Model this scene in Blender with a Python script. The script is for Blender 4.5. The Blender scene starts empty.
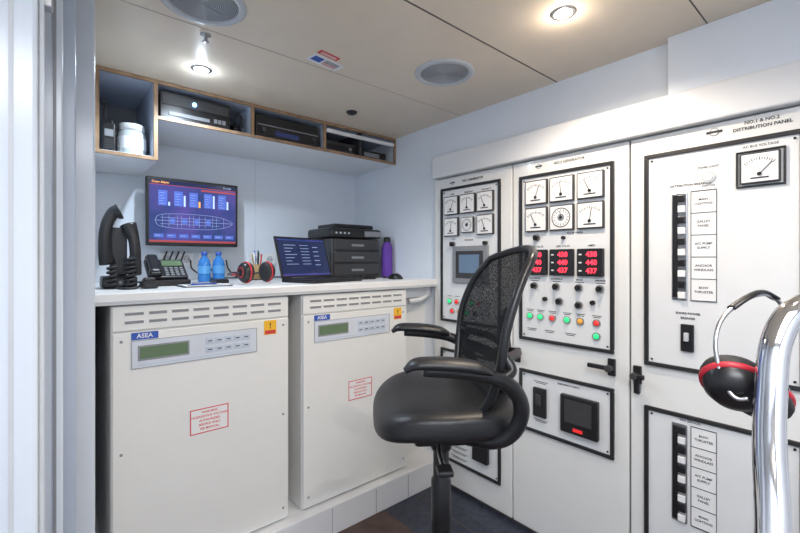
import bpy, bmesh, math, random
from mathutils import Matrix, Vector
random.seed(4)
S=bpy.context.scene
COL=S.collection

# ---------------------------------------------------------------- materials
def mat(name,c,rough=.5,metal=0,emit=0,alpha=1,noise=.03,bump=0,scale=12,coat=0,trans=0,ecol=None):
    m=bpy.data.materials.new(name); m.use_nodes=True
    nt=m.node_tree; p=nt.nodes['Principled BSDF']
    p.inputs['Roughness'].default_value=rough
    p.inputs['Metallic'].default_value=metal
    p.inputs['Alpha'].default_value=alpha
    if coat: p.inputs['Coat Weight'].default_value=coat
    if trans: p.inputs['Transmission Weight'].default_value=trans
    tc=nt.nodes.new('ShaderNodeTexCoord')
    n=nt.nodes.new('ShaderNodeTexNoise'); n.inputs['Scale'].default_value=scale
    n.inputs['Detail'].default_value=4
    nt.links.new(tc.outputs['Object'],n.inputs['Vector'])
    r=nt.nodes.new('ShaderNodeValToRGB')
    lo=[max(0,v*(1-noise)) for v in c]; hi=[min(1,v*(1+noise)) for v in c]
    r.color_ramp.elements[0].position=.3; r.color_ramp.elements[1].position=.7
    r.color_ramp.elements[0].color=(*lo,1); r.color_ramp.elements[1].color=(*hi,1)
    nt.links.new(n.outputs['Fac'],r.inputs['Fac'])
    nt.links.new(r.outputs['Color'],p.inputs['Base Color'])
    if emit:
        p.inputs['Emission Color'].default_value=(*(ecol or c),1)
        p.inputs['Emission Strength'].default_value=emit
    if bump:
        b=nt.nodes.new('ShaderNodeBump'); b.inputs['Strength'].default_value=bump; b.inputs['Distance'].default_value=.002
        n2=nt.nodes.new('ShaderNodeTexNoise'); n2.inputs['Scale'].default_value=scale*20
        nt.links.new(tc.outputs['Object'],n2.inputs['Vector'])
        nt.links.new(n2.outputs['Fac'],b.inputs['Height']); nt.links.new(b.outputs['Normal'],p.inputs['Normal'])
    return m
WALL=mat('wall_paint_cool_white',(.76,.81,.88),.4,bump=.03,noise=.01)
CEIL=mat('ceiling_panel_beige',(.78,.67,.54),.35,noise=.02,bump=.03)
SEAM=mat('seam_dark',(.12,.10,.09),.7)
SEAML=mat('seam_soft',(.42,.37,.31),.7)
FLOOR=mat('floor_dark_vinyl',(.03,.035,.055),.35,noise=.4,scale=30)
FLOORW=mat('floor_walnut_planks',(.075,.042,.032),.35,noise=.45,scale=14)
CABW=mat('cabinet_powder_coat',(.80,.80,.78),.35,noise=.01,bump=.04)
DOORW=mat('switchboard_lacquer',(.80,.80,.785),.14,noise=.01,coat=.3)
PANELW=mat('instrument_plate',(.76,.77,.78),.3,noise=.01)
TRIM=mat('trim_white',(.78,.79,.81),.3,noise=.01)
SHELFI=mat('shelf_laminate',(.46,.52,.64),.4,noise=.01)
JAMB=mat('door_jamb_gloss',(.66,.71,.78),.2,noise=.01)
JAMB2=mat('door_jamb_shaded',(.40,.45,.54),.3,noise=.02)  # darker jamb colour: shadow of the recess beside the door is painted in
BLACK=mat('black_plastic',(.012,.012,.014),.35,noise=.2)
FRAME=mat('black_frame',(.02,.02,.022),.4,noise=.1)
RUB=mat('black_rubber',(.02,.02,.022),.6,noise=.2)
LEATH=mat('black_leather',(.013,.013,.015),.42,noise=.2,bump=.25,scale=10)
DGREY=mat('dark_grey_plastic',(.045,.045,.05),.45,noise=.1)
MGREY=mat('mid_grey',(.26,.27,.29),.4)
LGREY=mat('light_grey',(.55,.57,.60),.4)
WHITE=mat('white_enamel',(.84,.84,.84),.35,noise=.01)
CHROME=mat('chrome',(.75,.75,.77),.06,metal=1,noise=.01)
STEEL=mat('brushed_steel',(.5,.5,.51),.3,metal=1)
WOOD=mat('oak_edging',(.34,.21,.12),.45,noise=.25,scale=25)
LCD=mat('lcd_green',(.13,.20,.11),.25)
KEYP=mat('keypad_blue_grey',(.55,.62,.72),.4)
PANB=mat('membrane_panel',(.66,.70,.77),.35)
RED=mat('red_print',(.65,.05,.05),.5)
REDP=mat('red_plastic',(.50,.02,.035),.35)
REDL=mat('red_led',(1,.03,.06),emit=2.6)
REDB=mat('red_lamp',(.75,.03,.03),.2,emit=.5)
GRNB=mat('green_lamp',(.03,.75,.22),.2,emit=.8)
AMB=mat('amber_lamp',(.8,.35,.05),.2,emit=.3)
YEL=mat('yellow_sticker',(.9,.5,.03),.5)
BLUEP=mat('blue_logo',(.03,.10,.45),.4)
BLUEL=mat('blue_led',(.2,.5,1),emit=8)
TXT=mat('engraved_text',(.02,.02,.03),.6)
SCRB=mat('screen_backdrop',(.02,.02,.06),.15,emit=1.0,ecol=(.04,.035,.20))
SCRD=mat('screen_dark_navy',(.01,.012,.03),.12,emit=1.0,ecol=(.012,.02,.07))
SCRH=mat('screen_header',(.3,.05,.05),.2,emit=.6)
SCRW=mat('screen_white',(.4,.5,.8),.2,emit=.7)
SCRP=mat('screen_blue_tile',(.06,.10,.36),.2,emit=.8)
SCRO=mat('screen_orange',(.8,.35,.08),.2,emit=.8)
SCRT=mat('screen_text_dim',(.25,.32,.5),.2,emit=.5)
nt=SCRB.node_tree; p=nt.nodes['Principled BSDF']; tc=nt.nodes.new('ShaderNodeTexCoord'); nz=nt.nodes.new('ShaderNodeTexNoise'); nz.inputs['Scale'].default_value=5
cr=nt.nodes.new('ShaderNodeValToRGB'); cr.color_ramp.elements[0].color=(.015,.04,.16,1); cr.color_ramp.elements[1].color=(.09,.06,.30,1); cr.color_ramp.elements[0].position=.40; cr.color_ramp.elements[1].position=.68
nt.links.new(tc.outputs['Object'],nz.inputs['Vector']); nt.links.new(nz.outputs['Fac'],cr.inputs['Fac']); nt.links.new(cr.outputs['Color'],p.inputs['Emission Color'])
WATER=mat('water_bottle_blue',(.04,.22,.60),.1,noise=.05)
PET=mat('bottle_label',(.12,.40,.80),.3)
PURP=mat('purple_fabric',(.14,.05,.38),.7)
KRAFT=mat('pencil_tan',(.45,.28,.12),.6)
PAPER=mat('paper',(.82,.84,.86),.7)
WARM=mat('warm_lamp',(1,.80,.55),emit=30)
COOL=mat('cool_lamp',(.8,.92,1),emit=35)
PANL=mat('fill_panel_glow',(.95,.95,1),emit=3)  # glowing face of the added fill panel
GLASS=mat('jar_plastic',(.50,.55,.56),.15)
HMI=mat('hmi_screen',(.12,.18,.26),.2,emit=.3)
MESH=mat('chair_mesh_fabric',(.012,.012,.014),.7)
nt=MESH.node_tree; p=nt.nodes['Principled BSDF']; p.inputs['Specular IOR Level'].default_value=.2
tc=nt.nodes.new('ShaderNodeTexCoord'); ck=nt.nodes.new('ShaderNodeTexVoronoi'); ck.inputs['Scale'].default_value=330
nt.links.new(tc.outputs['Object'],ck.inputs['Vector'])
mr=nt.nodes.new('ShaderNodeMapRange'); mr.inputs['From Min'].default_value=.15; mr.inputs['From Max'].default_value=.45
mr.inputs['To Min'].default_value=.50; mr.inputs['To Max'].default_value=1
nt.links.new(ck.outputs['Distance'],mr.inputs['Value']); nt.links.new(mr.outputs['Result'],p.inputs['Alpha'])

# ---------------------------------------------------------------- builder
def RW(x=1.78): return Matrix(((0,0,-1,x),(-1,0,0,0),(0,1,0,0),(0,0,0,1)))   # u=-Y v=Z w=-X
def BW(y): return Matrix(((1,0,0,0),(0,0,-1,y),(0,1,0,0),(0,0,0,1)))          # u=X v=Z w=-Y
def CW(z=2.13): return Matrix(((1,0,0,0),(0,-1,0,0),(0,0,-1,z),(0,0,0,1)))     # u=X v=-Y w=-Z
def crom(pts,n=8):
    pts=[Vector(q) for q in pts]; out=[]
    P=[pts[0]*2-pts[1]]+pts+[pts[-1]*2-pts[-2]]
    for i in range(1,len(P)-2):
        a,b,c,d=P[i-1:i+3]
        for k in range(n):
            t=k/n
            out.append(.5*((2*b)+(c-a)*t+(2*a-5*b+4*c-d)*t*t+(3*b-a-3*c+d)*t**3))
    out.append(P[-2]); return out
class B:
    def __init__(s,name,M=None):
        s.name=name; s.bm=bmesh.new(); s.mats=[]; s.M=M or Matrix.Identity(4)
    def mi(s,m):
        if m not in s.mats: s.mats.append(m)
        return s.mats.index(m)
    def add(s,b2,m,smooth=False,T=None):
        i=s.mi(m)
        X=s.M@T if T is not None else s.M
        b2.transform(X)
        for f in b2.faces: f.material_index=i; f.smooth=smooth
        me=bpy.data.meshes.new('t'); b2.to_mesh(me); b2.free(); s.bm.from_mesh(me); bpy.data.meshes.remove(me)
    def box(s,x0,x1,y0,y1,z0,z1,m,bev=0,T=None,seg=2):
        b=bmesh.new(); bmesh.ops.create_cube(b,size=1)
        for v in b.verts:
            v.co=Vector(((x0+x1)/2+v.co.x*abs(x1-x0),(y0+y1)/2+v.co.y*abs(y1-y0),(z0+z1)/2+v.co.z*abs(z1-z0)))
        if bev: bmesh.ops.bevel(b,geom=b.edges[:]+b.verts[:],offset=bev,segments=seg,affect='EDGES',profile=.5)
        s.add(b,m,False,T)
    def rect(s,u,v,w,h,z0,z1,m,bev=0,T=None): s.box(u-w/2,u+w/2,v-h/2,v+h/2,z0,z1,m,bev,T)
    def ring(s,u0,u1,v0,v1,t,z0,z1,m):
        s.box(u0,u1,v1-t,v1,z0,z1,m,.002 if t>.005 else 0); s.box(u0,u1,v0,v0+t,z0,z1,m,.002 if t>.005 else 0)
        s.box(u0,u0+t,v0+t,v1-t,z0,z1,m,.002 if t>.005 else 0); s.box(u1-t,u1,v0+t,v1-t,z0,z1,m,.002 if t>.005 else 0)
    def cyl(s,p0,p1,r,m,r2=None,seg=20,T=None):
        p0,p1=Vector(p0),Vector(p1); d=p1-p0
        b=bmesh.new(); bmesh.ops.create_cone(b,cap_ends=True,segments=seg,radius1=r,radius2=r if r2 is None else r2,depth=d.length)
        q=d.to_track_quat('Z','Y').to_matrix().to_4x4()
        b.transform(Matrix.Translation((p0+p1)/2)@q)
        i=s.mi(m); X=s.M@T if T is not None else s.M
        b.transform(X)
        for f in b.faces: f.material_index=i; f.smooth=len(f.verts)==4
        me=bpy.data.meshes.new('t'); b.to_mesh(me); b.free(); s.bm.from_mesh(me); bpy.data.meshes.remove(me)
    def sph(s,c,r,m,sc=(1,1,1),T=None,seg=24):
        b=bmesh.new(); bmesh.ops.create_uvsphere(b,u_segments=seg,v_segments=seg//2,radius=r)
        b.transform(Matrix.Translation(c)@Matrix.Diagonal((*sc,1))); s.add(b,m,True,T)
    def lathe(s,prof,m,c=(0,0,0),seg=28,T=None,smooth=True):
        b=bmesh.new(); rs=[]
        for r,z in prof:
            if r<1e-6: rs.append([b.verts.new((0,0,z))])
            else: rs.append([b.verts.new((r*math.cos(2*math.pi*k/seg),r*math.sin(2*math.pi*k/seg),z)) for k in range(seg)])
        for A,C in zip(rs,rs[1:]):
            for k in range(seg):
                a=[A[k%len(A)],A[(k+1)%len(A)],C[(k+1)%len(C)],C[k%len(C)]]
                a=list(dict.fromkeys(a))
                if len(a)>2:
                    try: b.faces.new(a)
                    except: pass
        bmesh.ops.recalc_face_normals(b,faces=b.faces[:])
        b.transform(Matrix.Translation(c)); s.add(b,m,smooth,T)
    def tube(s,pts,r,m,n=8,seg=14,flat=1,T=None,closed=False,sm=True,up=None):
        P=crom(pts,n) if n>1 else [Vector(q) for q in pts]
        N=len(P); rr=r if isinstance(r,(list,tuple)) else [r]*len(pts)
        b=bmesh.new(); rs=[]
        nrm=None
        for i,q in enumerate(P):
            d=(P[min(i+1,N-1)]-P[max(i-1,0)]).normalized()
            if nrm is None:
                nrm=Vector(up) if up else (Vector((0,0,1)) if abs(d.z)<.9 else Vector((1,0,0)))
            nrm=(nrm-d*nrm.dot(d)).normalized(); bi=d.cross(nrm)
            f=i/(N-1)*(len(rr)-1); k=min(int(f),len(rr)-2) if len(rr)>1 else 0
            ra=rr[k]+(rr[min(k+1,len(rr)-1)]-rr[k])*(f-k)
            rs.append([b.verts.new(q+nrm*ra*flat*math.cos(2*math.pi*j/seg)+bi*ra*math.sin(2*math.pi*j/seg)) for j in range(seg)])
        for A,C in zip(rs,rs[1:]):
            for j in range(seg): b.faces.new((A[j],A[(j+1)%seg],C[(j+1)%seg],C[j]))
        b.faces.new(rs[0][::-1]); b.faces.new(rs[-1])
        bmesh.ops.recalc_face_normals(b,faces=b.faces[:])
        s.add(b,m,sm,T)
    def torus(s,c,R,r,m,T=None,seg=32,sub=10):
        b=bmesh.new(); g=[[b.verts.new(((R+r*math.cos(2*math.pi*j/sub))*math.cos(2*math.pi*i/seg),(R+r*math.cos(2*math.pi*j/sub))*math.sin(2*math.pi*i/seg),r*math.sin(2*math.pi*j/sub))) for j in range(sub)] for i in range(seg)]
        for i in range(seg):
            for j in range(sub): b.faces.new((g[i][j],g[(i+1)%seg][j],g[(i+1)%seg][(j+1)%sub],g[i][(j+1)%sub]))
        b.transform(Matrix.Translation(c)); s.add(b,m,True,T)
    def grid(s,fn,nu,nv,m,thick=0,T=None):
        b=bmesh.new(); g=[[b.verts.new(fn(i/nu,j/nv)) for j in range(nv+1)] for i in range(nu+1)]
        for i in range(nu):
            for j in range(nv): b.faces.new((g[i][j],g[i+1][j],g[i+1][j+1],g[i][j+1]))
        if thick:
            bmesh.ops.recalc_face_normals(b,faces=b.faces[:]); bmesh.ops.solidify(b,geom=b.faces[:],thickness=thick)
        s.add(b,m,True,T)
    def text(s,body,u,v,size,z,m,T=None,al='CENTER'):
        c=bpy.data.curves.new('t','FONT'); c.body=body; c.size=size; c.align_x=al; c.align_y='CENTER'; c.resolution_u=2
        c.extrude=.0003; c.offset=size*.018
        o=bpy.data.objects.new('t',c); COL.objects.link(o); bpy.context.view_layer.update()
        dg=bpy.context.evaluated_depsgraph_get(); me=bpy.data.meshes.new_from_object(o.evaluated_get(dg))
        b=bmesh.new(); b.from_mesh(me); b.transform(Matrix.Translation((u,v,z)))
        bpy.data.objects.remove(o); bpy.data.meshes.remove(me); bpy.data.curves.remove(c)
        s.add(b,m,False,T)
    def done(s,loc=None,rot=0):
        me=bpy.data.meshes.new(s.name); s.bm.to_mesh(me); s.bm.free()
        for m in s.mats: me.materials.append(m)
        o=bpy.data.objects.new(s.name,me); COL.objects.link(o)
        if loc: o.location=loc
        o.rotation_euler[2]=rot
        return o

H=2.13
# ---------------------------------------------------------------- room shell
b=B('floor'); b.box(-.7,1.9,-1.3,2.75,-.06,0,FLOOR)
b.box(.12,1.33,-.2,1.70,0,.003,FLOORW)
for k in range(9): b.box(.24+k*.13,.242+k*.13,-.2,1.70,0,.0035,SEAM)
b.box(1.55,1.553,-1.2,1.7,0,.0035,SEAM); b.done()
b=B('ceiling'); b.box(-.7,1.9,-1.3,2.75,H,H+.06,CEIL)
for y,m,w in ((-.2,SEAM,.002),(.40,SEAM,.002),(.98,SEAM,.003),(1.56,SEAML,.0012)): b.box(-.6,1.78,y-w,y+w,H-.001,H+.01,m)
b.done()
b=B('wall_back'); b.box(-.7,1.9,2.63,2.75,0,H,WALL); b.box(1.005,1.0065,2.6288,2.64,1.2,1.95,LGREY); b.done()
b=B('wall_right'); b.box(1.78,1.9,-1.3,2.63,0,H,WALL); b.done()
b=B('wall_left'); b.box(-.7,-.6,-1.3,2.63,0,H,WALL); b.done()
b=B('wall_front'); b.box(-.6,1.78,-1.3,-1.2,0,H,WALL); b.done()
b=B('wall_partition'); b.box(-.6,.104,1.75,2.63,0,H,WALL)
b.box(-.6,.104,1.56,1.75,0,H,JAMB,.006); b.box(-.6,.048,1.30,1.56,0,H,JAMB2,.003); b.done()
b=B('door_1'); b.box(-.58,.022,1.22,1.30,0.01,H-.01,JAMB,.004)
b.box(.004,.010,1.215,1.30,.01,H-.01,MGREY)
b.box(-.57,-.017,1.00,1.05,.01,H-.01,JAMB,.008)
b.box(-.0165,-.009,1.02,1.05,.01,H-.01,LGREY,.001)
b.box(-.057,-.050,.9985,1.01,.02,H-.02,LGREY)
for zz in (.35,1.8): b.box(-.018,.004,1.045,1.075,zz,zz+.09,STEEL,.003)
b.done()
b=B('trim_switchboard_top'); b.box(1.72,1.78,-1.2,1.735,1.79,1.915,TRIM,.006); b.done()
b=B('wall_soffit'); b.box(1.735,1.78,-1.2,.52,1.915,H,WALL,.002); b.done()
b=B('wall_plinth'); b.box(.104,1.78,1.70,2.63,0,.14,TRIM,.004)
for x in (1.02,1.28,1.50): b.box(x,x+.002,1.6985,1.71,.005,.13,MGREY)
b.done()
b=B('wall_counter_end_panel'); b.box(1.545,1.78,1.86,1.88,.14,1.15,CABW); b.done()
b=B('trim_counter_bracket'); b.tube([(1.60,1.80,1.07),(1.68,1.80,1.075),(1.74,1.80,1.10),(1.755,1.80,1.15)],.014,TRIM)
b.box(1.56,1.775,1.80,1.86,1.09,1.15,TRIM,.004); b.done()

# ---------------------------------------------------------------- countertop
b=B('countertop_desk'); b.box(.105,1.778,1.73,2.628,1.152,1.195,WHITE,.005)
b.box(.105,1.778,1.7285,1.735,1.158,1.166,LGREY); b.done()

# ---------------------------------------------------------------- power converter cabinets
def converter(u0,u1):
    b=B('power_converter_cabinet',BW(1.76)); w=u1-u0
    b.box(u0,u1,.142,1.148,-.78,0,CABW,.006)
    b.box(u0+.004,u1-.004,.15,1.05,0,.012,CABW,.004)
    b.box(u0+.004,u1-.004,1.056,1.145,0,.010,CABW,.003)
    for r in range(2):
        for k in range(8):
            uu=u0+.07+k*(w-.14)/7
            b.rect(uu,1.116-r*.03,.058,.010,.009,.0115,MGREY)
            b.rect(uu,1.123-r*.03,.060,.004,.0095,.014,CABW,.001)
    pu=u0+.06; pw=.455
    b.box(pu,pu+pw,.918,1.020,.012,.015,PANB,.001)
    b.ring(pu,pu+pw,.918,1.020,.002,.015,.016,MGREY)
    b.box(pu+.02,pu+.19,.945,1.000,.015,.017,MGREY); b.box(pu+.026,pu+.184,.952,.994,.017,.018,LCD)
    for i in range(5):
        for j in range(2):
            b.rect(pu+.265+i*.036,.988-j*.034,.030,.024,.015,.0175,KEYP,.002)
            b.rect(pu+.265+i*.036,.988-j*.034,.016,.004,.0175,.018,TXT)
    b.box(pu+.02,pu+.43,.926,.932,.015,.0155,KEYP)
    b.box(pu,pu+.085,1.022,1.048,.012,.014,BLUEP)
    b.text('ASEA',pu+.042,1.035,.022,.0142,WHITE)
    b.rect(u0+.575,1.015,.055,.062,.012,.0135,YEL)
    b.rect(u0+.575,.995,.048,.016,.0135,.0142,RED)
    b.text('!',u0+.575,1.022,.035,.0138,TXT)
    ru=u0+.325; rz=.675 if u0<.5 else .65
    b.rect(ru,rz,.145,.098,.012,.013,WHITE); b.ring(ru-.0725,ru+.0725,rz-.049,rz+.049,.004,.013,.0135,RED)
    for k,tx in enumerate(('WARNING','HAZARDOUS VOLTAGE','AUTHORIZED','SERVICE ONLY','SEE MANUAL')):
        b.text(tx,ru,rz+.033-k*.016,.0125,.0131,RED)
    for uu in (u0+.03,u1-.03):
        for vv in (.20,.62,1.02): b.cyl((uu,vv,.010),(uu,vv,.0145),.005,MGREY,seg=12)
    b.done()
converter(.160,.825); converter(.890,1.535)

# ---------------------------------------------------------------- switchboard
def gauge(b,u,v,sz,z=.008,rnd=False,a0=.6):
    h=sz/2
    b.rect(u,v,sz,sz,z,z+.016,DGREY,.003); b.rect(u,v,sz*.9,sz*.9,z+.016,z+.0175,WHITE)
    cy=v-h*.42 if not rnd else v; R=h*1.0 if not rnd else h*.56
    if rnd: b.torus((u,v,z+.018),h*.74,sz*.016,TXT,sub=6); b.lathe([(0,.0184),(h*.28,.0184)],MGREY,(u,v,z))
    rng=range(13) if not rnd else range(16)
    for k in rng:
        a=math.radians(45+k*90/12) if not rnd else k*math.pi/8
        T=Matrix.Translation((u+R*math.cos(a),cy+R*math.sin(a),0))@Matrix.Rotation(a,4,'Z')
        L=.05 if k%3==0 else .03
        b.box(-sz*L,sz*L,-sz*.009,sz*.009,z+.0175,z+.0182,TXT,T=T)
    a=math.radians(45+90*a0)
    T=Matrix.Translation((u,cy,0))@Matrix.Rotation(a,4,'Z')
    b.box(0,R*.95,-sz*.011,sz*.011,z+.0185,z+.0195,TXT,T=T)
    b.cyl((u,cy,z+.0175),(u,cy,z+.021),sz*.06,BLACK,seg=14)
    if not rnd: b.rect(u,v-h*.66,sz*.45,sz*.045,z+.0175,z+.0185,TXT)
def knob(b,u,v,z=.008):
    b.cyl((u,v,z),(u,v,z+.004),.017,MGREY); b.cyl((u,v,z+.004),(u,v,z+.022),.011,BLACK)
    b.rect(u,v,.007,.026,z+.020,z+.030,BLACK,.002)
def lamp(b,u,v,m,z=.008):
    b.cyl((u,v,z),(u,v,z+.006),.0165,STEEL); b.sph((u,v,z+.006),.012,m,(1,1,.7))
def latch(b,u,v,L=.10,side=1):
    b.rect(u,v,.03,.07,0,.012,BLACK,.003); b.rect(u,v,.022,.022,.012,.035,BLACK,.003)
    b.box(u-(L if side<0 else 0),u+(0 if side<0 else L),v-.009,v+.009,.03,.045,BLACK,.004)
    b.cyl((u,v,.03),(u,v,.05),.013,DGREY)
def cabinet(y0,y1):
    b=B('electrical_switchboard_cabinet',RW(1.778))
    u0,u1=-y1,-y0
    b.box(u0+.0025,u1-.0025,.02,1.785,0,.022,DOORW,.004)
    b.box(u0,u1,.0,1.787,-.001,.006,SEAM)
    b.M=RW(1.756)
    return b
def plate(b,y0,y1,z0,z1):
    b.box(-y1,-y0,z0,z1,0,.006,PANELW); b.ring(-y1,-y0,z0,z1,.015,.0,.013,FRAME)
    for uu in (-y1+.026,-y0-.026):
        for vv in (z0+.026,z1-.026): b.cyl((uu,vv,.006),(uu,vv,.009),.004,BLACK,seg=10)
def tiny(b,u,v,n=1,w=.06):
    for k in range(n): b.rect(u,v-k*.007,w*(1-.25*(k%2)),.003,.006,.0065,TXT)
def lab(b,t,u,v,sz=.0095): b.text(t,u,v,sz*1.1,.0064,TXT)
def head(b,t,u):   # engraved maker's plate + title over each door
    b.text(t,u+.02,1.752,.017,.001,TXT)
    w=.0052*len(t)+.05
    b.cyl((u-w-.005,1.752,0),(u-w-.005,1.752,.0015),.011,MGREY,seg=20); b.cyl((u-w-.005,1.752,0),(u-w-.005,1.752,.002),.008,PANELW,seg=20); b.rect(u-w-.005,1.752,.034,.006,0,.0024,TXT)
b=cabinet(1.205,1.751); Z=.006
plate(b,1.270,1.690,.957,1.725); plate(b,1.270,1.690,.16,.80)
for i,yy in enumerate((1.600,1.480,1.360)):
    gauge(b,-yy,1.620,.106,Z,a0=.2+.3*i)
    lab(b,('AMPS','FREQUENCY','KILOWATTS')[i],-yy,1.685,.010)
gauge(b,-1.600,1.498,.106,Z,a0=.4); gauge(b,-1.360,1.498,.106,Z,a0=.7); gauge(b,-1.480,1.503,.085,Z,rnd=True,a0=.1)
knob(b,-1.592,1.400); b.rect(-1.36,1.400,.02,.02,Z,.03,BLACK,.003)
lab(b,'SYNC MODE',-1.48,1.42); lab(b,'VOLTS',-1.592,1.430,.008)
b.rect(-1.465,1.285,.245,.205,Z,.022,MGREY,.004); b.rect(-1.465,1.285,.19,.15,.022,.024,DGREY); b.rect(-1.465,1.29,.14,.10,.024,.025,HMI)
for i,m in enumerate((GRNB,REDB,WHITE,GRNB,REDB)): lamp(b,-1.62+i*.055,1.075,m,Z); tiny(b,-1.62+i*.055,1.105,1,.035)
for i in range(4): lamp(b,-1.60+i*.055,1.02,(REDB,AMB,GRNB,BLACK)[i],Z)
b.rect(-1.37,1.05,.05,.07,Z,.02,LGREY,.003)
b.box(-1.62,-1.53,.30,.60,Z,.012,BLACK,.003); b.box(-1.50,-1.36,.42,.62,Z,.02,DGREY,.004); b.box(-1.48,-1.38,.45,.50,.02,.03,BLACK)
b.box(-1.44,-1.34,.24,.34,Z,.03,BLACK,.004)
for k in range(3): tiny(b,-1.55,.26-k*.03,2,.12)
head(b,'NO.1 GENERATOR',-1.478)
latch(b,-1.232,.86,.05,-1)
b.done()
b=cabinet(.659,1.203)
plate(b,.715,1.158,.927,1.715); plate(b,.715,1.158,.495,.785)
for i,yy in enumerate((1.062,.936,.808)):
    gauge(b,-yy,1.628,.114,Z,a0=.3+.25*i)
    gauge(b,-yy,1.500,.114,Z,rnd=(i==1),a0=.8-.2*i)
    b.rect(-yy,1.300,.112,.118,Z,.024,BLACK,.004)
    for k,t in enumerate(('438','440','437')): b.text(t,-yy+.008,1.334-k*.035,.031,.0245,REDL); b.rect(-yy-.040,1.334-k*.035,.012,.006,.024,.0246,WHITE)
    lab(b,('BUS VOLTS','GEN VOLTS','AMPS')[i],-yy,1.372,.011)
knob(b,-1.062,1.415); 
b.cyl((-.93,1.41,Z),(-.93,1.41,.02),.008,BLACK); lab(b,'BUS METERING',-.88,1.43)
for i,yy in enumerate((1.075,.965,.86,.77)): knob(b,-yy,1.190); lab(b,('VOLTMETER','GOVERNOR','MODE','BREAKER')[i],-yy,1.224); tiny(b,-yy,1.213,1,.04)
knob(b,-.95,1.125); knob(b,-.86,1.115)
for yy in (1.02,.80): b.cyl((-yy,1.13,Z),(-yy,1.13,.02),.010,BLACK)
for yy,m in ((1.10,GRNB),(1.045,GRNB),(.985,REDB),(.915,GRNB),(.855,AMB),(.785,REDB)):
    lamp(b,-yy,1.045,m,Z); tiny(b,-yy,1.075,2,.04)
lamp(b,-.785,.99,GRNB) 
for yy in (1.09,1.0,.9): tiny(b,-yy,.985,2,.05)
b.rect(-1.045,.645,.065,.135,Z,.022,BLACK,.004); b.rect(-1.045,.66,.03,.05,.022,.03,DGREY,.003)
b.rect(-.855,.635,.165,.165,Z,.03,BLACK,.005); b.rect(-.855,.65,.12,.10,.03,.034,DGREY,.003); b.rect(-.855,.575,.04,.012,.03,.036,REDB)
for z in (.74,.56): tiny(b,-1.045,z,2,.07)
lab(b,'EMERGENCY SUPPLY',-.91,.752,.010)
head(b,'NO.2 GENERATOR',-.93)
latch(b,-1.170,.845,.03,1); latch(b,-.725,.872,.085,-1)
b.done()
b=cabinet(.111,.657)
plate(b,.155,.603,.908,1.712); plate(b,.155,.603,.15,.752)
gauge(b,-.262,1.608,.100,Z,a0=.05)
b.ring(-.262-.062,-.262+.062,1.548,1.668,.006,Z,.014,FRAME)
b.cyl((-.40,1.60,Z),(-.40,1.60,.011),.020,LGREY); b.cyl((-.40,1.60,.011),(-.40,1.60,.013),.013,PANELW)
lab(b,'PANEL LIGHT',-.40,1.635,.009); lab(b,'SWITCH',-.40,1.57,.009)
b.text('AC BUS VOLTAGE',-.262,1.682,.011,Z,TXT)
b.text('NO.1 & NO.2',-.26,1.764,.015,.001,TXT); b.text('DISTRIBUTION PANEL',-.26,1.745,.015,.001,TXT)
b.cyl((-.385,1.754,0),(-.385,1.754,.0015),.014,MGREY); b.cyl((-.385,1.754,0),(-.385,1.754,.002),.011,PANELW); b.rect(-.385,1.754,.045,.008,0,.0024,TXT)
def ladder(z0,z1,names):
    b.box(-.510,-.462,z0,z1,Z,.012,STEEL,.002); n=10
    b.box(-.506,-.490,z0+.01,z1-.01,.012,.016,BLACK)
    for k in range(n):
        zz=z0+.02+(z1-z0-.04)*k/(n-1)
        b.box(-.489,-.466,zz-.014,zz+.010,.012,.022,BLACK if k%2 else WHITE,.002)
    b.box(-.452,-.376,z0,z1,Z,.008,WHITE)
    for k in range(6):
        zz=z0+(z1-z0)*k/5
        b.box(-.452,-.376,zz-.0012,zz+.0012,.008,.009,TXT)
        if k<5:
            c=zz+(z1-z0)*.1
            b.text(names[k][0],-.414,c+.008,.0115,.0082,TXT); b.text(names[k][1],-.414,c-.007,.0115,.0082,TXT)
    b.ring(-.452,-.376,z0,z1,.002,.008,.009,TXT)
NM=(('BOW','THRUSTER'),('ANCHOR','WINDLASS'),('A/C PUMP','SUPPLY'),('GALLEY','PANEL'),('MAIN','LIGHTING'))
ladder(1.165,1.555,NM); ladder(.36,.715,NM[::-1])
lab(b,'DISTRIBUTION BREAKERS',-.455,1.580,.010); lab(b,'440V SERVICES',-.455,.729,.009)
b.rect(-.461,1.03,.040,.098,Z,.018,BLACK,.003); b.rect(-.461,1.035,.014,.03,.018,.032,LGREY,.002)
b.text('SHORE POWER',-.461,1.117,.011,.001+Z,TXT); b.text('BREAKER',-.461,1.1,.011,.001+Z,TXT)
latch(b,-.628,.862,.035,1); b.rect(-.628,.82,.02,.06,0,.02,BLACK,.003)
b.done()
b=cabinet(-.435,.109)
plate(b,-.39,.065,.908,1.712); plate(b,-.39,.065,.15,.752); b.done()

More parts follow.
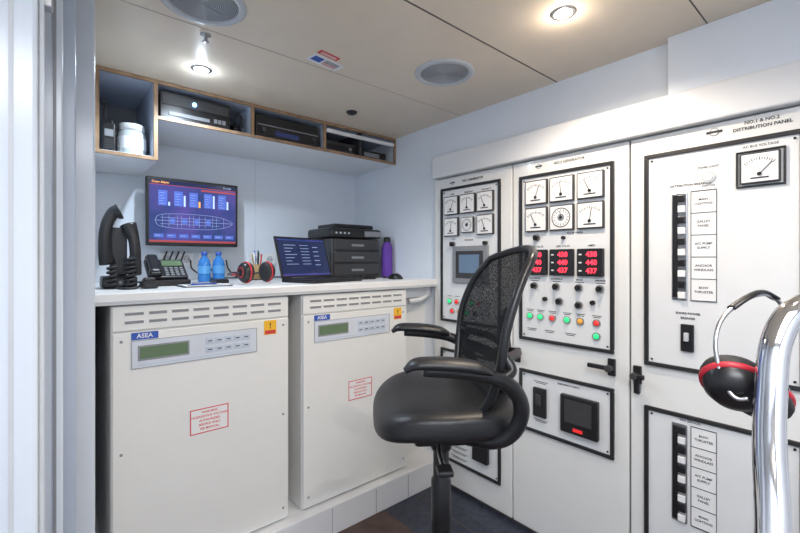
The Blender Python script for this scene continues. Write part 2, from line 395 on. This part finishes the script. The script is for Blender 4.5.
# ---------------------------------------------------------------- wall shelf
b=B('wall_shelf_unit'); y0,y1=2.14,2.628; f=.012
zt=2.128; zb=1.955; zl=1.765
def wb(x0,x1,ya,yb,z0,z1,m=None): b.box(x0,x1,ya,yb,z0,z1,m or SHELFI)
wb(.106,1.778,y0+f,y1,zt-.012,zt); wb(.372,1.778,y0+f,y1,zb,zb+.016,TRIM); wb(.106,.372,y0+f,y1,zl,zl+.016,TRIM)
wb(.106,.148,y0+f,y1,zl+.016,zt-.012); wb(.354,.372,y0+f,y1,zl+.016,zt-.012)
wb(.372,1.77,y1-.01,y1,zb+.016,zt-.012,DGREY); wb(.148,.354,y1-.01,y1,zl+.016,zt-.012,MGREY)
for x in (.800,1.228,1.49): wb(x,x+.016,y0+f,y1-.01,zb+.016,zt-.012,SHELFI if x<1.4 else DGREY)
b.box(.140,1.777,y0,y0+f,zt-.014,zt,WOOD); b.box(.372,1.777,y0,y0+f,zb-.002,zb+.012,WOOD); b.box(.140,.372,y0,y0+f,zl-.002,zl+.012,WOOD)
for x in (.140,.356,.798,1.226): b.box(x,x+.016,y0-.001,y0+f,(zl if x<.4 else zb),zt,WOOD)
b.box(1.765,1.777,y0-.001,y0+f,zb,zt,WOOD)
b.box(1.246,1.76,y0-.004,y0+.010,2.070,2.092,WHITE,.002)
b.done()
zs=zb+.016
b=B('network_recorder'); b.box(.385,.70,2.165,2.45,zs,zs+.125,BLACK,.004)
b.box(.395,.69,2.161,2.166,zs+.065,zs+.11,DGREY); b.box(.42,.60,2.160,2.164,zs+.018,zs+.035,MGREY,.001)
b.sph((.53,2.158,zs+.088),.010,BLUEL)
for k in range(3): b.box(.62+k*.02,.635+k*.02,2.160,2.164,zs+.02,zs+.04,MGREY)
b.done()
b=B('coiled_cable')
for k in range(4): b.torus((.752,2.24,zs+.008+k*.012),.030-.003*k,.006,BLACK)
b.tube([(.75,2.24,zs+.04),(.74,2.22,zs+.09),(.765,2.20,zs+.10),(.78,2.21,zs+.04)],.006,RUB); b.done()
b=B('audio_amplifier'); b.box(.83,1.21,2.165,2.45,zs+.006,zs+.12,BLACK,.004); b.box(.84,1.20,2.161,2.166,zs+.065,zs+.070,MGREY)
for x in (.87,1.17): b.cyl((x,2.167,zs+.04),(x,2.15,zs+.04),.012,DGREY)
for x in (.88,1.16): 
    for y in (2.2,2.42): b.cyl((x,y,zs),(x,y,zs+.008),.012,RUB)
b.box(.94,1.08,2.162,2.166,zs+.02,zs+.045,SCRD); b.done()
b=B('media_receiver'); b.box(1.26,1.48,2.19,2.45,zs,zs+.07,DGREY,.004); b.box(1.27,1.47,2.186,2.191,zs+.02,zs+.05,BLACK); b.cyl((1.44,2.19,zs+.035),(1.44,2.178,zs+.035),.01,MGREY); b.done()
b=B('document_box'); b.box(1.52,1.74,2.20,2.45,zs,zs+.06,BLACK,.004); b.box(1.56,1.68,2.197,2.201,zs+.02,zs+.045,MGREY); b.done()
zj=zl+.016
b=B('plastic_jar'); b.lathe([(0,0),(.05,0),(.056,.008),(.056,.10),(.048,.115),(.046,.12)],GLASS,(.285,2.24,zj))
b.lathe([(.0565,.03),(.0565,.085)],PAPER,(.285,2.24,zj)); b.lathe([(.0,.146),(.048,.146),(.051,.142),(.051,.118),(.045,.118)],WHITE,(.285,2.24,zj))
for k in range(3): b.torus((.285,2.24,zj+.122+k*.008),.0512,.001,LGREY)
b.done()
b=B('handheld_radio'); b.box(.170,.218,2.19,2.23,zj,zj+.13,BLACK,.006); b.cyl((.180,2.21,zj+.125),(.180,2.21,zj+.22),.007,RUB); b.cyl((.205,2.21,zj+.125),(.205,2.21,zj+.145),.006,DGREY)
b.box(.178,.210,2.187,2.191,zj+.07,zj+.10,MGREY)
for k in range(4): b.box(.178,.210,2.187,2.191,zj+.02+k*.01,zj+.024+k*.01,DGREY)
b.done()

# ---------------------------------------------------------------- wall monitor
b=B('wall_monitor',BW(2.47))
b.box(.376,.842,1.386,1.748,-.04,0,BLACK,.006); b.box(.390,.828,1.405,1.733,0,.0015,SCRB)
b.box(.390,.828,1.711,1.733,.0015,.002,SCRD); b.box(.390,.828,1.708,1.711,.0015,.002,SCRH); b.box(.390,.828,1.405,1.416,.0015,.002,SCRH); b.box(.64,.828,1.692,1.701,.0015,.002,SCRH)
b.text('Crew Alarm',.40,1.722,.016,.0021,SCRO,al='LEFT')
b.text('Fri 14:20',.78,1.722,.012,.0021,SCRT)
for i in range(5):
    b.box(.43+i*.075,.473+i*.075,1.60,1.68,.0015,.002,SCRP)
    for k in range(5): b.box(.435+i*.075,.462+i*.075-.008*(k%2),1.608+k*.014,1.610+k*.014,.002,.0025,SCRT)
    b.box(.477+i*.075,.486+i*.075,1.60,1.620+.013*((i*3)%5),.0015,.0025,SCRO if i==2 else SCRW)
hull=[(.415,1.52),(.44,1.55),(.55,1.56),(.72,1.555),(.81,1.52),(.72,1.485),(.55,1.48),(.44,1.49),(.415,1.52)]
b.tube([(x,y,.002) for x,y in hull],.0010,SCRT,n=5,seg=6)
for x in (.45,.48,.52,.54,.58,.60,.63,.66,.70,.72,.76): b.box(x,x+.0012,1.489,1.551,.002,.003,SCRT)
for x in (.485,.545,.605,.665): b.box(x,x+.025,1.505,1.535,.0015,.002,SCRP)
b.box(.415,.81,1.519,1.521,.002,.0025,SCRT); b.box(.44,.74,1.536,1.5375,.002,.0025,SCRT); b.box(.44,.74,1.502,1.5035,.002,.0025,SCRT)
for x in (.41,.47,.53,.59,.65,.71,.77): b.box(x,x+.045,1.430,1.450,.0015,.002,SCRP); b.box(x+.006,x+.03,1.439,1.442,.002,.0025,SCRT)
b.box(.53,.69,1.48,1.65,-.10,-.04,DGREY,.01); b.box(.56,.66,1.52,1.62,-.158,-.10,BLACK)
b.done()

# ---------------------------------------------------------------- counter items
C=1.195
b=B('laptop')
b.box(-.18,.18,-.12,.12,0,.018,BLACK,.004); b.box(-.155,.155,-.02,.10,.018,.0195,DGREY)
for i in range(12):
    for j in range(4): b.box(-.15+i*.0255,-.129+i*.0255,-.012+j*.027,.010+j*.027,.0195,.0215,BLACK)
b.box(-.05,.05,-.10,-.04,.018,.019,DGREY)
T=Matrix.Translation((0,.115,.018))@Matrix.Rotation(math.radians(-17),4,'X')
b.box(-.18,.18,0,.008,0,.235,BLACK,.003,T); b.box(-.168,.168,-.001,.001,.014,.222,SCRD,0,T)
for k in range(7): b.box(-.13,-.05-.02*(k%3),-.0015,.001,.185-k*.018,.188-k*.018,SCRT,0,T); b.box(-.02,.04,-.0015,.001,.185-k*.018,.188-k*.018,SCRT,0,T)
for k in range(5): b.box(.07,.11,-.0015,.001,.175-k*.026,.179-k*.026,SCRT,0,T)
b.box(-.168,.168,-.0015,.001,.014,.024,SCRB,0,T); b.box(-.168,.168,-.0015,.001,.212,.222,SCRB,0,T)
b.cyl((-.12,.116,.018),(.12,.116,.018),.007,DGREY,seg=10)
b.done((1.115,1.95,C),math.radians(14))
b=B('office_printer')
b.box(1.30,1.67,2.18,2.46,C+.004,C+.25,DGREY,.012); b.box(1.29,1.68,2.17,2.47,C+.255,C+.315,BLACK,.016)
b.box(1.35,1.65,2.22,2.44,C+.315,C+.345,BLACK,.010)
for k in range(3): b.box(1.315,1.655,2.166,2.182,C+.022+k*.078,C+.090+k*.078,DGREY,.005); b.box(1.44,1.53,2.160,2.168,C+.045+k*.078,C+.060+k*.078,MGREY,.002)
b.box(1.54,1.66,2.158,2.171,C+.265,C+.300,MGREY,.003)
for k in range(4): b.cyl((1.33+k*.03,2.172,C+.283),(1.33+k*.03,2.164,C+.283),.006,LGREY,seg=10)
for x in (1.33,1.64):
    for y in (2.22,2.42): b.cyl((x,y,C),(x,y,C+.006),.014,RUB)
b.done()
b=B('purple_water_flask')
b.lathe([(0,0),(.032,0),(.036,.01),(.036,.19),(.028,.22),(.020,.235),(.020,.25)],PURP,(1.726,2.17,C)); b.lathe([(.023,.235),(.023,.268),(0,.27)],BLACK,(1.726,2.17,C)); b.done()
b=B('computer_mouse'); b.sph((1.60,1.93,C),.035,BLACK,(1.0,1.7,1.0)); b.bm.faces.ensure_lookup_table()
bmesh.ops.bisect_plane(b.bm,geom=b.bm.verts[:]+b.bm.edges[:]+b.bm.faces[:],plane_co=(0,0,C),plane_no=(0,0,-1),clear_outer=True); b.box(1.598,1.602,1.90,1.93,C+.025,C+.036,MGREY)
b.tube([(1.60,1.985,C+.012),(1.59,2.03,C+.004),(1.63,2.07,C+.004),(1.70,2.05,C+.004)],.003,RUB); b.done()
b=B('power_adapter'); b.box(1.40,1.50,1.99,2.04,C,C+.028,BLACK,.006); b.tube([(1.40,2.015,C+.012),(1.37,2.03,C+.004),(1.34,2.06,C+.004)],.003,RUB)
b.tube([(1.50,2.015,C+.012),(1.54,2.05,C+.004),(1.60,2.12,C+.004),(1.69,2.14,C+.004)],.003,RUB); b.done()
def bottle(x,y):
    b=B('water_bottle'); b.lathe([(0,0),(.028,0),(.031,.006),(.031,.03),(.029,.036),(.031,.042),(.031,.090),(.026,.113),(.013,.132),(.012,.142)],WATER,(x,y,C))
    b.lathe([(.0318,.045),(.0318,.085)],PET,(x,y,C)); b.lathe([(.014,.140),(.015,.142),(.015,.158),(0,.159)],BLUEP,(x,y,C)); b.done()
bottle(.612,2.30); bottle(.686,2.31)
def cupm(b,T,cup):
    b.lathe([(0,-.018),(cup*.55,-.018),(cup*.9,-.016),(cup,-.008),(cup*.97,0)],RUB,T=T)
    b.lathe([(cup*.97,0),(cup*1.06,.002),(cup*1.06,.007),(cup*.97,.009)],REDP,T=T)
    b.lathe([(cup*.97,.009),(cup*.95,.020),(cup*.75,.031),(cup*.4,.036),(0,.037)],BLACK,T=T)
b=B('ear_defenders')
for sgn in (-1,1):
    T=Matrix.Translation((sgn*.06,0,.056))@Matrix.Rotation(math.radians(90*sgn),4,'Y')@Matrix.Diagonal((1.2,1,1,1)); cupm(b,T,.041)
    b.torus((0,0,.034),.018,.0025,REDP,T=T)
b.tube([(-.088,0,.05),(-.10,.04,.055),(-.075,.11,.045),(0,.145,.04),(.075,.11,.045),(.10,.04,.055),(.088,0,.05)],.009,BLACK,flat=.5)
b.tube([(-.05,.125,.044),(0,.149,.041),(.05,.125,.044)],.012,REDP,flat=.6)
b.done((.765,1.98,C+.001),math.radians(20))
b=B('pencil_holder'); b.lathe([(0,0),(.032,0),(.034,.09),(.031,.09),(.029,.01)],KRAFT,(.915,2.36,C))
for k in range(7):
    a=k*.9; b.cyl((.915+.01*math.cos(a),2.36+.01*math.sin(a),C+.012),(.915+.028*math.cos(a),2.36+.028*math.sin(a),C+.15+.01*(k%3)),.0038,(YEL,BLACK,BLUEP,KRAFT,WHITE,BLACK,RED)[k],seg=8)
b.done()
b=B('clipboard'); b.box(.42,.62,1.88,2.04,C,C+.004,DGREY,.001); b.box(.43,.61,1.885,2.025,C+.004,C+.007,PAPER)
for k in range(6): b.box(.445,.595-.02*(k%2),1.90+k*.019,1.902+k*.019,C+.007,C+.0075,TXT)
b.box(.49,.56,2.015,2.042,C+.006,C+.014,STEEL,.002); b.cyl((.46,1.93,C+.010),(.57,1.95,C+.010),.0035,BLUEP,seg=8); b.done()
b=B('notebook'); b.box(.62,.68,2.12,2.24,C,C+.02,BLACK,.003); b.box(.622,.6815,2.123,2.237,C+.004,C+.016,PAPER); b.done()
b=B('desk_telephone')
T=Matrix.Translation((.405,2.14,C))
b.box(-.085,.085,-.09,.09,0,.028,BLACK,.008,T)
T2=T@Matrix.Translation((0,-.06,.03))@Matrix.Rotation(math.radians(32),4,'X')
b.box(-.08,.08,0,.15,-.01,.012,BLACK,.006,T2); b.box(-.015,.07,.09,.135,.012,.014,LCD,0,T2)
for i in range(4):
    for j in range(4): b.box(-.01+i*.021,.004+i*.021,.012+j*.018,.022+j*.018,.012,.015,MGREY,.001,T2)
b.box(-.075,-.03,.005,.145,.022,.045,BLACK,.01,T2); b.box(-.077,-.028,.0,.04,.012,.036,BLACK,.009,T2); b.box(-.077,-.028,.11,.15,.012,.036,BLACK,.009,T2)
b.done()
b=B('intercom_handset_station')
b.box(.155,.275,2.00,2.12,C,C+.05,BLACK,.01); b.box(.185,.245,2.05,2.09,C+.05,C+.25,DGREY,.008)
b.tube([(.175,2.03,C+.10),(.165,2.02,C+.16),(.168,2.02,C+.24),(.19,2.03,C+.30),(.215,2.03,C+.315)],[.024,.018,.017,.019,.028],BLACK,flat=1.2)
b.tube([(.262,2.03,C+.06),(.268,2.01,C+.12),(.262,2.01,C+.20),(.245,2.03,C+.26)],[.026,.017,.017,.026],BLACK,flat=1.2)
co=[(.245+.018*math.cos(k*1.3),1.98+.018*math.sin(k*1.3),C+.006+.0035*k) for k in range(36)]
b.tube(co,.005,RUB,n=3,seg=8)
co=[(.185+.015*math.cos(k*1.3),1.975+.015*math.sin(k*1.3),C+.006+.0035*k) for k in range(26)]
b.tube(co,.005,RUB,n=3,seg=8)
b.box(.165,.265,1.995,2.002,C+.015,C+.035,DGREY)
for k in range(3): b.cyl((.19+k*.025,2.0,C+.025),(.19+k*.025,1.992,C+.025),.006,MGREY,seg=10)
b.done()
b=B('vhf_radio_microphone'); b.box(.275,.335,1.90,1.97,C,C+.032,BLACK,.01); b.box(.285,.325,1.91,1.95,C+.03,C+.045,DGREY,.006)
b.tube([(.275,1.93,C+.012),(.25,1.90,C+.005),(.22,1.90,C+.005),(.20,1.93,C+.006)],.005,RUB); b.done()
b=B('cable_bundle'); q=C+.010
for k in range(4): b.tube([(.30+.02*k,2.28,q),(.34+.02*k,2.35,q),(.40+.03*k,2.45,q+.012+.01*k),(.46+.03*k,2.60,q+.06),(.50+.03*k,2.615,1.36)],.004,BLACK)
for k in range(3): b.tube([(.62+.1*k,2.615,1.31),(.63+.1*k,2.60,q+.05),(.70+.08*k,2.54,q+.004),(.80+.07*k,2.50,q),(1.0+.05*k,2.45,q),(1.22,2.40+.03*k,q)],.004,BLACK)
b.tube([(.745,2.13,q),(.80,2.20,q),(.85,2.20,q),(.90,2.16,q),(.93,2.20,q)],.003,BLACK)
b.done()
for x in (.50,.60,.70,1.0,1.10):
    b=B('wall_socket',BW(2.63)); b.rect(x,1.315,.075,.075,0,.010,WHITE,.003); b.cyl((x,1.315,.010),(x,1.315,.0105),.022,LGREY)
    for d in (-.01,.01): b.cyl((x+d,1.315,.0105),(x+d,1.315,.012),.003,BLACK,seg=8)
    b.done()

# ---------------------------------------------------------------- ceiling fittings
def speaker(x,y,r):
    b=B('ceiling_speaker',CW()); b.lathe([(r,0),(r,.004),(r*.96,.008),(r*.82,.009),(r*.80,.004)],LGREY,(x,-y,0)); 
    b.lathe([(0,.005),(r*.8,.004)],MGREY,(x,-y,0))
    for k in range(1,17): b.torus((x,-y,.0055),r*.048*k,.0009,LGREY,seg=40,sub=6)
    b.done()
speaker(1.315,1.25,.130); speaker(.37,1.40,.130)
def downlight(x,y,m,col,P,r=.030,Pp=0):
    b=B('recessed_downlight',CW()); b.lathe([(r*1.35,0),(r*1.35,.003),(r*1.15,.006),(r*.95,.004)],STEEL,(x,-y,0)); b.lathe([(0,.014),(r*.35,.013),(r*.7,.009),(r*.95,.004)],m,(x,-y,0)); o=b.done()
    l=bpy.data.lights.new('lamp','SPOT'); l.spot_size=math.radians(155); l.spot_blend=.6; l.shadow_soft_size=r*.6; l.energy=P; l.color=col
    lo=bpy.data.objects.new('lamp',l); lo.location=(x,y,H-.04); COL.objects.link(lo); lo.parent=o
    if Pp:   # light scattered sideways by the protruding lens
        l=bpy.data.lights.new('lamp_glow','POINT'); l.shadow_soft_size=.01; l.energy=Pp; l.color=col
        lo=bpy.data.objects.new('lamp_glow',l); lo.location=(x,y,H-.045); COL.objects.link(lo); lo.parent=o
downlight(1.297,.692,WARM,(1,.86,.70),32,Pp=.8)
downlight(.494,1.90,COOL,(.75,.88,1),27,Pp=.7)
downlight(.75,.0,WARM,(1,.92,.82),22)  # added downlight out of view, extra fill for the room
b=B('sprinkler_head',CW()); b.lathe([(.018,0),(.018,.003),(.007,.006),(.007,.018),(.0,.019)],STEEL,(.43,-1.60,0)); b.lathe([(0,.024),(.011,.024),(.011,.026),(0,.027)],STEEL,(.43,-1.60,0)); b.cyl((.43,-1.60,.018),(.43,-1.60,.025),.002,STEEL); b.done()
b=B('smoke_detector',CW()); b.lathe([(.03,0),(.03,.006),(.02,.014),(0,.016)],BLACK,(1.27,-1.91,0)); b.done()
b=B('ceiling_sign',CW()); T=Matrix.Translation((.87,-1.50,0))@Matrix.Rotation(math.radians(-8),4,'Z')
b.box(-.075,.075,-.035,.03,0,.002,WHITE,.0005,T); b.box(-.065,-.02,-.02,.018,.002,.003,BLUEP,0,T); b.box(-.075,.02,.04,.068,0,.002,RED,0,T)
for k in range(5): b.box(-.01,.06,-.022+.009*k,-.019+.009*k,.002,.003,RED if k<2 else TXT,0,T)
for k in range(2): b.box(-.065,.01,.048+.009*k,.051+.009*k,.002,.003,WHITE,0,T)
b.done()
b=B('unseen_fill_panel',CW()); b.box(-.45,.45,.05,.95,0,.015,TRIM,.003); b.box(-.42,.42,.08,.92,.015,.017,PANL); o=b.done()  # added fill panel, unseen behind the camera, raises the ambient light
l=bpy.data.lights.new('lamp','AREA'); l.shape='RECTANGLE'; l.size=.84; l.size_y=.84; l.energy=25; l.color=(.93,.96,1)  # area light doing the fill for the unseen panel
lo=bpy.data.objects.new('lamp',l); lo.location=(0,-.5,H-.03); COL.objects.link(lo); lo.parent=o

# ---------------------------------------------------------------- chair
b=B('office_chair')
zt=.920
def seat(u,v):
    a=u*2*math.pi; p=-math.pi/2+v*math.pi
    sp=lambda q,e: math.copysign(abs(q)**e,q)
    cx=sp(math.cos(p),.45)*sp(math.cos(a),.62); cy=sp(math.cos(p),.45)*sp(math.sin(a),.62); cz=sp(math.sin(p),.75)
    x=cx*.208; y=cy*.236*(1-.06*(cx<-.0)*abs(cx)); z=cz*.043
    z+= -.035*max(0,cx-.45)**1.5*2 + .018*cy*cy*(1 if cz>0 else 0) -.004
    return Vector((x,y,zt-.043+z))
b.grid(seat,48,24,LEATH)
b.tube([(.178*math.cos(a)*1.06,.226*math.sin(a)*1.0,zt-.055) for a in [k*math.pi/10 for k in range(21)]],.006,BLACK,n=2,seg=8)
b.grid(lambda u,v:Vector(((.18*v)*math.cos(u*2*math.pi),(.21*v)*math.sin(u*2*math.pi),zt-.100+.03*v*v)),32,6,BLACK,.010)
b.box(-.12,.09,-.075,.075,zt-.15,zt-.095,BLACK,.012)
b.tube([(.02,.07,zt-.13),(.03,.15,zt-.135),(.03,.22,zt-.14)],.006,STEEL); b.box(.01,.05,.20,.245,zt-.148,zt-.132,BLACK,.005)
prof=[(-.100,.87,.15),(-.140,.94,.200),(-.158,1.04,.238),(-.172,1.14,.245),(-.210,1.25,.228),(-.262,1.345,.185)]
PC=crom([(a,c,w) for a,c,w in prof],6)
def bk(u,v):
    f=v*(len(PC)-1); k=min(int(f),len(PC)-2); q=PC[k].lerp(PC[k+1],f-k)
    s=(u*2-1); return Vector((q.x+.05*s*s, q.z*s, q.y-.010*s*s*(v**4)*3))
b.grid(bk,16,30,MESH)
edge=[bk(0,v/14) for v in range(15)]+[bk(u/8,1) for u in range(1,8)]+[bk(1,1-v/14) for v in range(15)]
b.tube(edge,.012,BLACK,n=2,seg=10); b.tube([bk(u/8,0) for u in range(9)],.016,BLACK,n=2,seg=10)
b.tube([bk(u/8,.34)+Vector((-.022,0,0)) for u in range(9)],.012,BLACK,n=2,seg=10,flat=1.6)
b.tube([(-.02,0,zt-.12),(-.13,0,zt-.125),(-.190,0,zt-.06),(-.200,0,1.0),(-.195,0,1.09),(-.21,0,1.16)],[.03,.03,.026,.022,.020,.012],BLACK,flat=1)
b.tube([(-.205,0,1.03),(-.195,.12,1.05),(-.125,.225,1.06)],.012,BLACK); b.tube([(-.205,0,1.03),(-.195,-.12,1.05),(-.125,-.225,1.06)],.012,BLACK)
for sg in (-1,1):
    b.tube([(.135,sg*.270,1.046),(.105,sg*.270,1.062),(.03,sg*.267,1.060),(-.04,sg*.265,1.050),(-.075,sg*.263,1.036)],[.016,.034,.040,.038,.022],LEATH,flat=.40,up=(0,0,1))
    b.tube([(.09,sg*.267,1.044),(.0,sg*.267,1.038),(-.08,sg*.265,1.024),(-.135,sg*.257,.992),(-.160,sg*.245,.935),(-.145,sg*.230,.875),(-.10,sg*.20,.838),(-.02,sg*.12,.82)],[.012,.014,.015,.017,.018,.018,.018,.016],BLACK,flat=1.15)
    b.tube([(-.10,sg*.26,1.015),(-.135,sg*.245,1.035),(-.12,sg*.225,1.07)],.013,BLACK)
b.lathe([(.028,0),(.030,.01),(.030,.16),(.024,.17),(.024,.30)],BLACK,(0,0,.48)); b.cyl((0,0,.12),(0,0,.50),.026,BLACK); b.cyl((0,0,.40),(0,0,.78),.0155,CHROME)
b.lathe([(.03,0),(.034,.01),(.036,.05),(.0,.05)],BLACK,(0,0,.735))
b.cyl((0,0,.07),(0,0,.14),.045,BLACK)
for k in range(5):
    a=k*2*math.pi/5+.3; c,s_=math.cos(a),math.sin(a)
    b.tube([(0,0,.115),(.15*c,.15*s_,.105),(.30*c,.30*s_,.075)],[.032,.024,.018],BLACK)
    b.cyl((.30*c,.30*s_,.05),(.30*c,.30*s_,.085),.008,STEEL)
    for d in (-.014,.014): b.cyl((.30*c-s_*(d-.008),.30*s_+c*(d-.008),.029),(.30*c-s_*(d+.008),.30*s_+c*(d+.008),.029),.026,BLACK)
b.done((.911,.880,0),math.radians(144))

# ---------------------------------------------------------------- chrome handrail with ear defenders
a0=math.radians(-40.3)
b=B('chrome_handrail')
b.tube([(-.05,-.04,.02),(-.05,-.04,.4),(-.05,-.04,.75),(-.042,-.034,.90),(-.022,-.018,.99),(.008,.02,1.08),(.028,.04,1.14),(.046,.052,1.20),(.078,.06,1.240),(.13,.062,1.256),(.20,.06,1.248),(.25,.06,1.215),(.285,.06,1.15),(.29,.06,1.0),(.29,.06,.5),(.29,.06,.02)],.0170,CHROME,n=10,seg=24)
for x,y in ((-.05,-.04),(.29,.06)): b.lathe([(0,.012),(.045,.012),(.05,.008),(.05,0),(0,0)],CHROME,(x,y,0))
b.tube([(-.045,-.035,.85),(.10,0,.86),(.29,.06,.86)],.012,CHROME,n=6)
b.done((.672,.085,0),a0)
def basis(c,e1,n,sc=1.2):
    e1=Vector(e1).normalized(); n=Vector(n); n=(n-e1*n.dot(e1)).normalized(); e2=n.cross(e1)
    M=Matrix((e1,e2,n)).transposed().to_4x4(); M.translation=Vector(c); return M@Matrix.Diagonal((sc,1,1,1))
b=B('ear_defenders')
cupm(b,basis((-.037,0.01,.004),(.82,0,-.50),(-.42,-.72,-.62)),.037)
cupm(b,basis((.048,.06,-.040),(.75,.2,-.6),(.45,.55,.60)),.036)
b.tube([(-.070,-.005,.02),(-.066,.008,.060),(-.045,.02,.095),(.0,.03,.122),(.05,.045,.124),(.09,.06,.085),(.095,.075,.03),(.075,.085,-.03)],.003,STEEL)
b.tube([(-.030,.024,.108),(.0,.03,.124),(.03,.04,.131),(.06,.05,.120)],.007,BLACK,flat=.5)
b.tube([(-.070,-.005,.015),(-.062,-.02,-.01),(-.05,-.03,-.01)],.003,STEEL)
b.done((.785,.112,1.130),a0)

# ---------------------------------------------------------------- world, camera
w=bpy.data.worlds.new('world'); S.world=w; w.use_nodes=True
w.node_tree.nodes['Background'].inputs[0].default_value=(.8,.88,1,1); w.node_tree.nodes['Background'].inputs[1].default_value=.3
cd=bpy.data.cameras.new('camera'); cd.lens=18.54; cd.sensor_width=36; cd.shift_y=-.008; cd.clip_start=.01
cam=bpy.data.objects.new('camera',cd); cam.location=(0,0,1.31); cam.rotation_euler=(math.pi/2,0,a0); COL.objects.link(cam); S.camera=cam
S.view_settings.view_transform='Standard'
print('OK')
